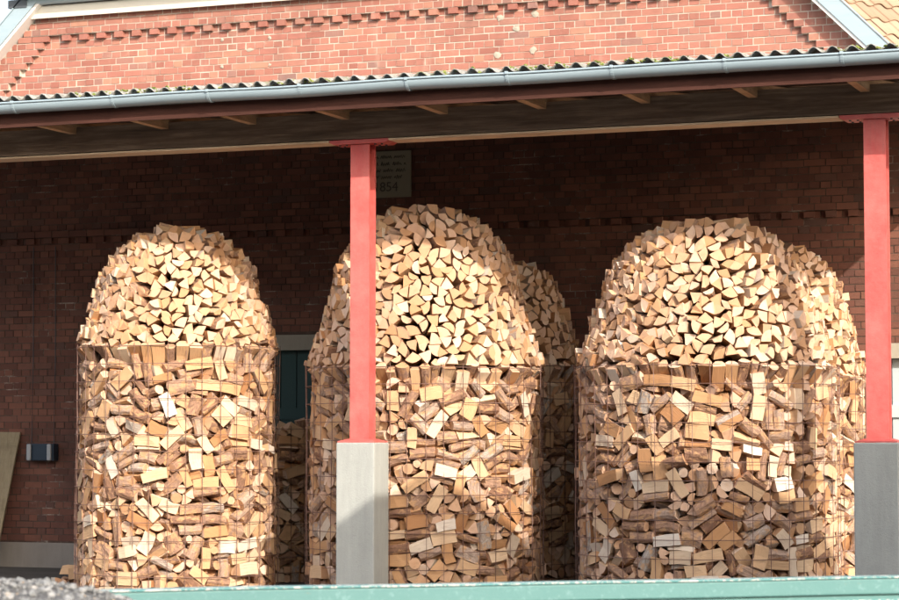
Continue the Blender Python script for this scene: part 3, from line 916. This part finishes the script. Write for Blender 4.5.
# caged logs: drop a slab of logs between two walls once, wrap the settled slab round each cage
lr = random.Random(5)
protos = []
def ngon(fn, n): return [fn(i) for i in range(n)]
for i in range(35):
    L = lr.uniform(.18, .28); kd = i % 7
    if kd == 4 and i % 2: kd = 1
    if kd in (0, 5):
        r0 = lr.uniform(.034, .062)
        pts = [(r0 * lr.uniform(.93, 1.05) * math.cos(2 * math.pi * a / 9), r0 * lr.uniform(.93, 1.05) * math.sin(2 * math.pi * a / 9)) for a in range(9)]
        bk = [1] * 9; pith = (0, 0)
    else:
        if kd == 1: r0, a0 = lr.uniform(.095, .13), math.pi / 2
        elif kd in (2, 6): r0, a0 = lr.uniform(.10, .135), math.pi / 3
        elif kd == 3: r0, a0 = lr.uniform(.055, .078), math.pi
        else: r0, a0 = 0, 0
        if kd != 4:
            pts = [(0, 0)] + [(r0 * math.cos(a0 * t / 5) * lr.uniform(.96, 1.03), r0 * math.sin(a0 * t / 5)) for t in range(6)]
            bk = [0] + [1] * 5 + [0]
            if kd == 3: pts = pts[1:]; bk = [1] * 5 + [0]
            mx = sum(p[0] for p in pts) / len(pts); my = sum(p[1] for p in pts) / len(pts)
            pts = [(x - mx, y - my) for x, y in pts]; pith = (-mx, -my)
        else:
            w_, h_ = lr.uniform(.042, .066), lr.uniform(.028, .042)
            pts = [(-w_ * lr.uniform(.8, 1), -h_), (w_, -h_ * lr.uniform(.6, 1)), (w_ * lr.uniform(.6, .95), h_), (0, h_ * lr.uniform(1.0, 1.25)), (-w_ * lr.uniform(.7, 1), h_ * lr.uniform(.5, .9))]; bk = [0, lr.random() < .4, 1, 1, 0]; pith = (0.03, 0.3)
    v, f, mi, uv = prism(pts, bk, L, lr.uniform(.92, 1.0), pith, lr, .18)
    v = [(x, y, z + L / 2) for x, y, z in v]
    m = MB().add(v, f, mi, uv)
    protos.append((m, m.mesh('firewood_log', LM), ('round bark-covered log', 'thick quarter-split log', 'slim wedge-split log', 'half-round split log', 'squared split log', 'round bark-covered log', 'slim wedge-split log')[kd]))
SLEN, STH, NLOG = 3.4, 0.31, 980        # loose logs in the cages
DLEN, DTH, DLOG = 4.9, 0.315, 760      # logs laid side by side, cut ends outwards, in the domes
def settle(protos, SLEN, STH, NLOG, NF, place):
    """let logs fall between two walls and come to rest; returns (prototype, matrix) of each"""
    bpy.ops.rigidbody.world_add()
    rw = sc.rigidbody_world
    col = bpy.data.collections.new('settling'); rw.collection = col
    rw.substeps_per_frame = 6; rw.solver_iterations = 14
    rw.point_cache.frame_start = 1; rw.point_cache.frame_end = NF
    def bx(c, s):
        x, y, z = s
        return link('b', MB().box(-x, x, -y, y, -z, z).mesh('b', 'core'), None, c)
    walls = [bx((SLEN / 2, 0, -.5), (SLEN, 1, .5)), bx((SLEN / 2, -STH / 2 - .5, 9), (SLEN, .5, 10)), bx((SLEN / 2, STH / 2 + .5, 9), (SLEN, .5, 10)),
             bx((-.5, 0, 9), (.5, 1, 10)), bx((SLEN + .5, 0, 9), (.5, 1, 10))]
    logs = []
    for i in range(NLOG):
        k_ = lr.randrange(len(protos))
        o = link('l', protos[k_][1])
        o.rotation_euler, o.location = place(i)
        logs.append((k_, o))
    allo = walls + [o for _, o in logs]
    for o in allo: o.select_set(True)
    bpy.context.view_layer.objects.active = allo[-1]
    bpy.ops.rigidbody.objects_add(type='ACTIVE')
    for o in walls:
        o.rigid_body.type = 'PASSIVE'; o.rigid_body.collision_shape = 'BOX'; o.rigid_body.friction = .35
    for _, o in logs:
        b = o.rigid_body; b.collision_shape = 'CONVEX_HULL'; b.friction = .55; b.use_margin = True; b.collision_margin = .001
        b.linear_damping = .08; b.angular_damping = .25
    for fr in range(1, NF + 1): sc.frame_set(fr)
    out = [(k_, o.matrix_world.copy()) for k_, o in logs]
    bpy.ops.rigidbody.world_remove()
    for o in allo: bpy.data.objects.remove(o)
    bpy.data.collections.remove(col)
    sc.frame_set(1)
    return [(k_, m) for k_, m in out if abs(m.translation.y) < STH / 2 and m.translation.z > 0.01]
def place_loose(i):
    per = 10
    return ((Matrix.Rotation(lr.gauss(0, .8), 3, 'Z') @ Matrix.Rotation(math.pi / 2 + lr.gauss(0, .8), 3, 'Y') @ Matrix.Rotation(lr.uniform(0, 6.3), 3, 'Z')).to_euler(),
            ((i % per + .5) * SLEN / per + lr.uniform(-.03, .03), lr.uniform(-.02, .02), .15 + (i // per) * .15))
def place_stacked(i):
    per = 27
    return ((Matrix.Rotation(math.pi / 2, 3, 'X') @ Matrix.Rotation(lr.uniform(0, 6.3), 3, 'Z')).to_euler(),
            ((i % per + .5 + .3 * ((i // per) % 2 - .5)) * (DLEN - .06) / per + .03, 0, .09 + (i // per) * .155))
dprotos = []
for i in range(28):
    kd = i % 7
    if kd in (0, 1, 5): r0, a0, nm = lr.uniform(.105, .142), R(lr.uniform(78, 105)), 'wedge-shaped'
    elif kd in (2, 6): r0, a0, nm = lr.uniform(.12, .16), R(lr.uniform(52, 70)), 'slim wedge-shaped'
    elif kd == 3: r0, a0, nm = lr.uniform(.085, .112), R(lr.uniform(115, 145)), 'broad wedge-shaped'
    else: r0, a0, nm = lr.uniform(.066, .09), math.pi, 'half-round'
    pts = [(0, 0)] + [(r0 * math.cos(a0 * t / 5) * lr.uniform(.95, 1.03), r0 * math.sin(a0 * t / 5) * lr.uniform(.95, 1.03)) for t in range(6)]
    bk = [0] + [1] * 5 + [0]
    if kd == 4: pts = pts[1:]; bk = [1] * 5 + [0]
    mx = sum(p[0] for p in pts) / len(pts); my = sum(p[1] for p in pts) / len(pts)
    pts = [(x - mx, y - my) for x, y in pts]
    L = 0.30
    v, f, mi, uv = prism(pts, bk, L, lr.uniform(.94, 1.0), (-mx, -my), lr, .10)
    v = [(x, y, z + L / 2) for x, y, z in v]
    m = MB().add(v, f, mi, uv)
    dprotos.append((m, m.mesh('stacked_log', LM), nm, poly_area(pts)))
dslab = settle(dprotos, DLEN, DTH, DLOG, 66, place_stacked)
DS = 0.82                                # the stacked logs are used a little smaller, so that dark gaps stay between them
print('dome slab', len(dslab), sorted(m.translation.z for _, m in dslab)[int(len(dslab) * .97)])
WIN = {'L': (0.10, 0.3, -1), 'M': (0.0, -0.1, 1), 'R': (0.22, 0.0, -1), 'rM': (0.2, 0.4, 1), 'rR': (0.0, 0.3, -1)}     # height, sideways shift, mirrored
for key, (zo, uo, mir) in WIN.items():
    P_ = piles[key]; cx, cy = P_['c']; Rr = P_['R']; z0 = P_['zc'] + 0.02; H = P_['zt'] - P_['zc']
    view = math.atan2(EYE.y - cy, EYE.x - cx)
    rg = random.Random(key)
    for half in (0, 1):
        for k_, m in dslab:
            t = m.translation
            z = z0 + t.z * DS - zo
            if z < z0 + 0.02 or z > P_['zt'] - 0.02: continue
            r_ = Rr * prof((z - P_['zc']) / H)
            u = mir * (t.x - DLEN / 2) * DS + uo
            if abs(u) > math.pi * r_ / 2: continue
            th = view + half * math.pi + u / r_ + rg.gauss(0, .004)
            yaw = rg.gauss(0, .04); tl = rg.gauss(R(5), R(3))
            er = Vector((math.cos(th + yaw), math.sin(th + yaw), 0)); et = Vector((-er.y, er.x, 0))
            F = Matrix(((et.x * mir, -er.x, 0), (et.y * mir, -er.y, 0), (0, 0, 1)))
            m3 = m.to_3x3()
            if mir < 0:      # a mirrored slab: turn each log so that it stays a true rotation
                m3 = m3 @ Matrix.Diagonal((1, 1, -1))
            sx_ = rg.uniform(.79, .85)
            M3 = Matrix.Rotation(-tl, 3, et) @ F @ m3 @ Matrix.Diagonal((sx_, sx_, 1))
            M4 = M3.to_4x4()
            rr = r_ - 0.15 + rg.gauss(0, .022)
            M4.translation = Vector((cx + rr * math.cos(th), cy + rr * math.sin(th), z))
            pos = Vector((cx + r_ * math.cos(th), cy + r_ * math.sin(th), z))
            px, py, dd = proj(pos)
            score = dprotos[k_][3] * max(0, (EYE - pos).normalized().dot(er)) * (2300 / dd) ** 2
            if blocked(px, py) or key not in ('L', 'M', 'R'): score = 0
            dome_logs.append((score, key, M4, k_, dprotos[k_][2], (z - P_['zc']) / H))
slab = settle(protos, SLEN, STH, NLOG, 100, place_loose)
print('slab', len(slab), 'height', sorted(m.translation.z for _, m in slab)[int(len(slab) * .97)])
caged = []   # (score, key, proto, matrix)
MIRX = Matrix.Diagonal((-1, 1, 1, 1))
for i, key in enumerate(piles):
    P_ = piles[key]; cx, cy = P_['c']; Rr = P_['R']
    view = math.atan2(EYE.y - cy, EYE.x - cx)
    circ = 2 * math.pi * Rr
    shift = {'L': 0.0, 'M': 1.3, 'R': 2.6, 'rL': 0.7, 'rM': 2.0, 'rR': 3.2}[key]
    lim = P_['zc'] - (0.125 if P_['zt'] else -0.02)
    for rep in (0, 1, 2):
        for k_, m in slab:
            t = m.translation
            if t.z > lim: continue
            u = (t.x + shift) % SLEN + rep * SLEN
            if u > circ: continue
            # visible half first: u = SLEN/2 faces the camera
            th = view + (u - SLEN / 2) / Rr
            rad = Rr - STH / 2 - 0.016 - t.y
            er = Vector((math.cos(th), math.sin(th), 0)); et = Vector((-er.y, er.x, 0))
            F = Matrix(((et.x, -er.x, 0), (et.y, -er.y, 0), (0, 0, 1)))
            # slab y points inwards: rows are tangent, inward, up
            mm_ = F @ m.to_3x3()
            pos = Vector((cx, cy, 0)) + er * (Rr - 0.016 - (t.y + STH / 2)) + Vector((0, 0, t.z))
            M4 = mm_.to_4x4(); M4.translation = pos
            px, py, dd = proj(pos)
            fc = max(0, (EYE - pos).normalized().dot(er))
            score = fc * (1.0 - 4.0 * (t.y + STH / 2)) + 0.25
            if blocked(px, py) or key not in ('L', 'M', 'R') or fc < .25: score = 0
            caged.append((score, key, k_, M4))
# individuals: the ones that show largest
lg = random.Random(77)
def pick(lst, per):
    sel = set()
    for key in ('L', 'M', 'R'):
        ids = sorted((i for i in range(len(lst)) if lst[i][1] == key and lst[i][0] > 0), key=lambda i: -lst[i][0])
        sel.update(ids[:per])
    return sel
selD, selC = pick(dome_logs, 100), pick(caged, 100)
domeRest, cageRest = MB(), MB()
for i, (s, key, m, src, shp, hgt) in enumerate(dome_logs):
    if isinstance(src, int): v, f, mi, uv = dprotos[src][0].v, dprotos[src][0].f, dprotos[src][0].mi, dprotos[src][0].uv
    else: v, f, mi, uv = src
    if i in selD:
        o = link('stacked_log', dprotos[src][1] if isinstance(src, int) else MB().add(v, f, mi, uv).mesh('stacked_log', LM))
        o.matrix_world = m
        tag(o, shp + ' log end in the ' + ('lowest' if hgt < .25 else 'middle' if hgt < .6 else 'top') + ' dome rows of ' + piles[key]['short'], 'firewood', 'logs stacked in the dome of ' + piles[key]['short'])
    else:
        A = np.array(m); vv = np.array(v) @ A[:3, :3].T + A[:3, 3]
        domeRest.add([tuple(p) for p in vv], f, mi, uv)
for i, (s, key, k_, m) in enumerate(caged):
    if i in selC:
        o = link('firewood_log', protos[k_][1])
        o.matrix_world = m
        zz = m.translation.z / piles[key]['zc']
        tag(o, protos[k_][2] + (' low in' if zz < .36 else ' halfway up' if zz < .7 else ' high in') + ' the cage of ' + piles[key]['short'], 'firewood', 'logs tipped into the cage of ' + piles[key]['short'])
    else:
        p_ = protos[k_][0]
        A = np.array(m); vv = np.array(p_.v) @ A[:3, :3].T + A[:3, 3]
        cageRest.add([tuple(p) for p in vv], p_.f, p_.mi, p_.uv)
# inner hearts of the piles
def lathe(mb, cx, cy, prf, n=28, mi=0):
    v = []; f = []
    for r_, z_ in prf:
        v += [(cx + r_ * math.cos(2 * math.pi * q / n), cy + r_ * math.sin(2 * math.pi * q / n), z_) for q in range(n)]
    for a in range(len(prf) - 1):
        f += [(a * n + q, a * n + (q + 1) % n, (a + 1) * n + (q + 1) % n, (a + 1) * n + q) for q in range(n)]
    f.append(tuple((len(prf) - 1) * n + q for q in range(n)))
    mb.add(v, f, [mi] * len(f), [(0, 0)] * sum(len(q) for q in f))
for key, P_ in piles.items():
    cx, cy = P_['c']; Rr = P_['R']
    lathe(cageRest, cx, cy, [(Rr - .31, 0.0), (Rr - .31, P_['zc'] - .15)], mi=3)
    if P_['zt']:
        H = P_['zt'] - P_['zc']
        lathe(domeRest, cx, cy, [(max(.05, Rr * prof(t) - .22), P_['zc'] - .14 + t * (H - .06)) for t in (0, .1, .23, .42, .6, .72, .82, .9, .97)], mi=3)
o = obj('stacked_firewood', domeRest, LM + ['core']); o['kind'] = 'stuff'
tag(o, 'split logs stacked cut end outwards in domes above the wire cages', 'firewood')
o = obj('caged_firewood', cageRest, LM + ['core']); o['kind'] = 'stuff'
tag(o, 'mixed split and round logs filling the wire cages', 'firewood')

# wire cages
CELL = 0.18
cage_label = {'L': 'rusty wire mesh cage of the narrowest woodpile, beside the dark green door', 'M': 'rusty wire mesh cage of the woodpile behind the red post',
              'R': 'rusty wire mesh cage of the widest woodpile', 'rL': 'low wire mesh cage in the shade before the dark green door',
              'rM': 'wire mesh cage in the shade behind the post and its woodpile', 'rR': 'wire mesh cage of the pile between the widest pile and the wall'}
for i, (key, P_) in enumerate(piles.items()):
    cx, cy = P_['c']; Rr = P_['R'] + 0.016; zt = P_['zc'] + 0.01
    cg = thing('wire_cage', cage_label[key], 'wire cage', (cx, cy, 0), 'wire cages round the woodpiles')
    rg = random.Random(40 + i)
    n = 56
    ph1, ph2 = rg.uniform(0, 6), rg.uniform(0, 6)
    def bul(th): return Rr * (1 + 0.008 * math.sin(3 * th + ph1) + 0.007 * math.sin(7 * th + ph2))
    hoop = MB().tube([(bul(2 * math.pi * q / n) * math.cos(2 * math.pi * q / n), bul(2 * math.pi * q / n) * math.sin(2 * math.pi * q / n), 0) for q in range(n)], 0.0036, 4, closed=True).mesh('hoop_wire', 'wire')
    nz = int(zt / CELL)
    for q in range(nz + 1):
        h_ = link('hoop_wire', hoop, cg, (0, 0, zt - q * CELL))
        h_.rotation_euler = (rg.gauss(0, .004), rg.gauss(0, .004), 0)
    upm = MB().tube([(0.0, 0, 0), (0.006, 0.004, zt * .35), (-0.003, 0.003, zt * .7), (0.004, 0, zt + 0.03)], 0.0036, 4).mesh('upright_wire', 'wire')
    nu = int(2 * math.pi * Rr / CELL)
    for q in range(nu):
        th = 2 * math.pi * q / nu + rg.gauss(0, .004)
        u = link('upright_wire', upm, cg, ((bul(th) - 0.007) * math.cos(th), (bul(th) - 0.007) * math.sin(th), 0))
        u.rotation_euler = (rg.gauss(0, .004), rg.gauss(0, .004), th)

# loose logs fallen at the foot of the narrowest pile
pos = [(-3.02, -3.62, 0.06, 12, 0), (-3.08, -3.45, 0.062, -25, 4), (-3.17, -3.55, 0.065, 40, 2), (-2.98, -3.28, 0.19, 15, 3), (-3.06, -3.50, 0.20, 75, 0), (-2.92, -3.40, 0.32, 30, 1), (-3.20, -3.30, 0.07, 5, 1), (-2.9, -3.62, 0.17, 60, 5)]
for x, y, z, a, k_ in pos:
    o = link('fallen_log', protos[k_ + 6][1], None, (x, y, z))
    o.rotation_euler = (Matrix.Rotation(R(a), 3, 'Z') @ Matrix.Rotation(R(88), 3, 'X')).to_euler()
    tag(o, 'loose log fallen on the floor at the foot of the narrowest pile', 'firewood', 'logs fallen beside the narrowest pile')

# ------------------------------------------------------------------ things on the back wall
sg = thing('notice_board', 'faded cream notice with painted script high on the brick wall behind the post', 'sign', (-0.78, -0.03, 4.50))
bevel(boxo('board', -0.27, 0.30, -0.012, 0.02, 0, 0.56, 'sign', sg), 0.004)
rg = random.Random(9)
for row, (z, h_) in enumerate(((0.47, .045), (0.385, .045), (0.305, .045), (0.225, .045))):
    m = MB(); x = -0.23
    while x < 0.235:
        wd = rg.uniform(0.08, 0.15); xe = min(x + wd, 0.25); p_ = []
        t = x
        while t < xe:
            p_.append((t, -0.015, z + (h_ * rg.uniform(.55, 1.0) if len(p_) % 2 else rg.uniform(-.004, .006)))); t += rg.uniform(.011, .017)
        if len(p_) > 2: m.tube(p_, 0.0042, 4)
        x = xe + 0.03
    obj('script_line', m, 'black', sg)
fc = bpy.data.curves.new('year', 'FONT'); fc.body = '1854'; fc.size = 0.16; fc.extrude = 0.001; fc.align_x = 'CENTER'
fo = bpy.data.objects.new('year', fc); C.objects.link(fo)
bpy.context.view_layer.update()
me = bpy.data.meshes.new_from_object(fo.evaluated_get(bpy.context.evaluated_depsgraph_get()))
bpy.data.objects.remove(fo)
me.materials.clear(); me.materials.append(M['black'])
yo = link('year', me, sg, (-0.02, -0.0145, 0.075)); yo.rotation_euler = (math.pi / 2, 0, 0)

wb = thing('junction_box', 'navy blue box with two grey clips fixed to the brick wall', 'box', (-5.46, -0.005, 1.34))
bevel(boxo('housing', -0.20, 0.20, -0.13, 0.0, 0, 0.215, 'navy', wb), 0.012, 2)
for x in (-0.175, 0.115):
    bevel(boxo('clip', x, x + 0.06, -0.16, -0.128, 0.004, 0.21, 'grey', wb), 0.012, 2)
for x in (-5.65, -5.33):
    tag(obj('cable', MB().tube([(x, -0.012, 1.56 if x < -5.4 else 1.5), (x + 0.01, -0.012, 2.6), (x - 0.005, -0.012, 4.05)], 0.005, 6), 'dark_metal'),
        'thin dark cable running up the brick wall above the navy box', 'cable', 'cables on the brick wall')
lb = MB()
v = [(x, y, z) for y0 in (0, 0.03) for x, y, z in ((-6.32, -0.42 + y0, 0.0), (-5.93, -0.42 + y0, 0.0), (-5.80, -0.045 + y0, 1.70), (-6.30, -0.045 + y0, 1.705))]
lb.add(v, [(0, 1, 2, 3), (7, 6, 5, 4), (0, 4, 5, 1), (1, 5, 6, 2), (2, 6, 7, 3), (3, 7, 4, 0)])
o = tag(obj('leaning_board', lb, 'board'), 'weathered wooden board leaning on the brick wall beside the navy box', 'board')
bevel(o, 0.004)

# ------------------------------------------------------------------ foreground: teal steel rail and gravel heap
T0 = Vector((4.73, -16.55, 0)); T1 = Vector((7.7, -14.33, 0)); td = (T1 - T0).normalized()
rail = thing('steel_barrier', 'low teal painted steel barrier with chipped edge in front of the woodpiles', 'barrier', tuple(T0))
rail.rotation_euler = (0, 0, math.atan2(td.y, td.x))
def wob_rail(y0, y1, z0, z1, n=70):
    m = rough_beam(-0.9, 5.2, y0, y1, z0, z1, n, 0.004); return m
bevel(obj('top_rail', wob_rail(-0.05, 0.05, 0.868, 0.944), 'teal', rail), 0.008, 2)
obj('rail_edge', wob_rail(-0.056, 0.052, 0.946, 0.953), 'teal_chipped', rail)
obj('side_plate', rough_beam(-0.9, 5.2, -0.03, 0.03, 0.06, 0.866, 40, 0.004), 'teal', rail)
obj('plate_lip', rough_beam(-0.9, 5.2, -0.052, -0.032, 0.80, 0.845, 60, 0.004), 'teal_chipped', rail)
for q in range(5):
    boxo('foot', -0.8 + q * 1.45, -0.72 + q * 1.45, -0.20, 0.20, 0, 0.06, 'teal', rail)
hc = Vector((5.22, -18.2, 0))
gm = MB(); n = 60; v = []
def hz(x, y):
    r_ = math.hypot(x, y)
    z = 1.085 - 0.40 * r_ * r_ if r_ < .75 else 0.86 - 0.60 * (r_ - .75)
    return max(-0.05, z + 0.03 * noise.noise((x * 2.2, y * 2.2, 1)) + 0.018 * noise.noise((x * 7, y * 7, 2)) + .01 * noise.noise((x * 17, y * 17, 2)))
for a in range(n + 1):
    for b in range(n + 1):
        x, y = -2.3 + 4.6 * a / n, -2.3 + 4.6 * b / n
        v.append((x, y, hz(x, y)))
gm.add(v, [(a * (n + 1) + b, (a + 1) * (n + 1) + b, (a + 1) * (n + 1) + b + 1, a * (n + 1) + b + 1) for a in range(n) for b in range(n)])
heap = thing('gravel_heap', 'heap of grey gravel in front of the teal barrier', 'gravel heap', tuple(hc))
obj('mound', gm, 'fines', heap, True)
st = MB(); rg = random.Random(4)
for q in range(15000):
    r_ = 2.0 * rg.random() ** .7; a = rg.uniform(0, 6.3); x, y = r_ * math.cos(a), r_ * math.sin(a)
    z = hz(x, y)
    if z < 0.02: continue
    s_ = rg.uniform(.0035, .008) if rg.random() < .88 else rg.uniform(.009, .019)
    blob(st, (x, y, z + s_ * .2), s_, rg, .75)
o = obj('gravel', st, 'gravel', heap); o['kind'] = 'stuff'
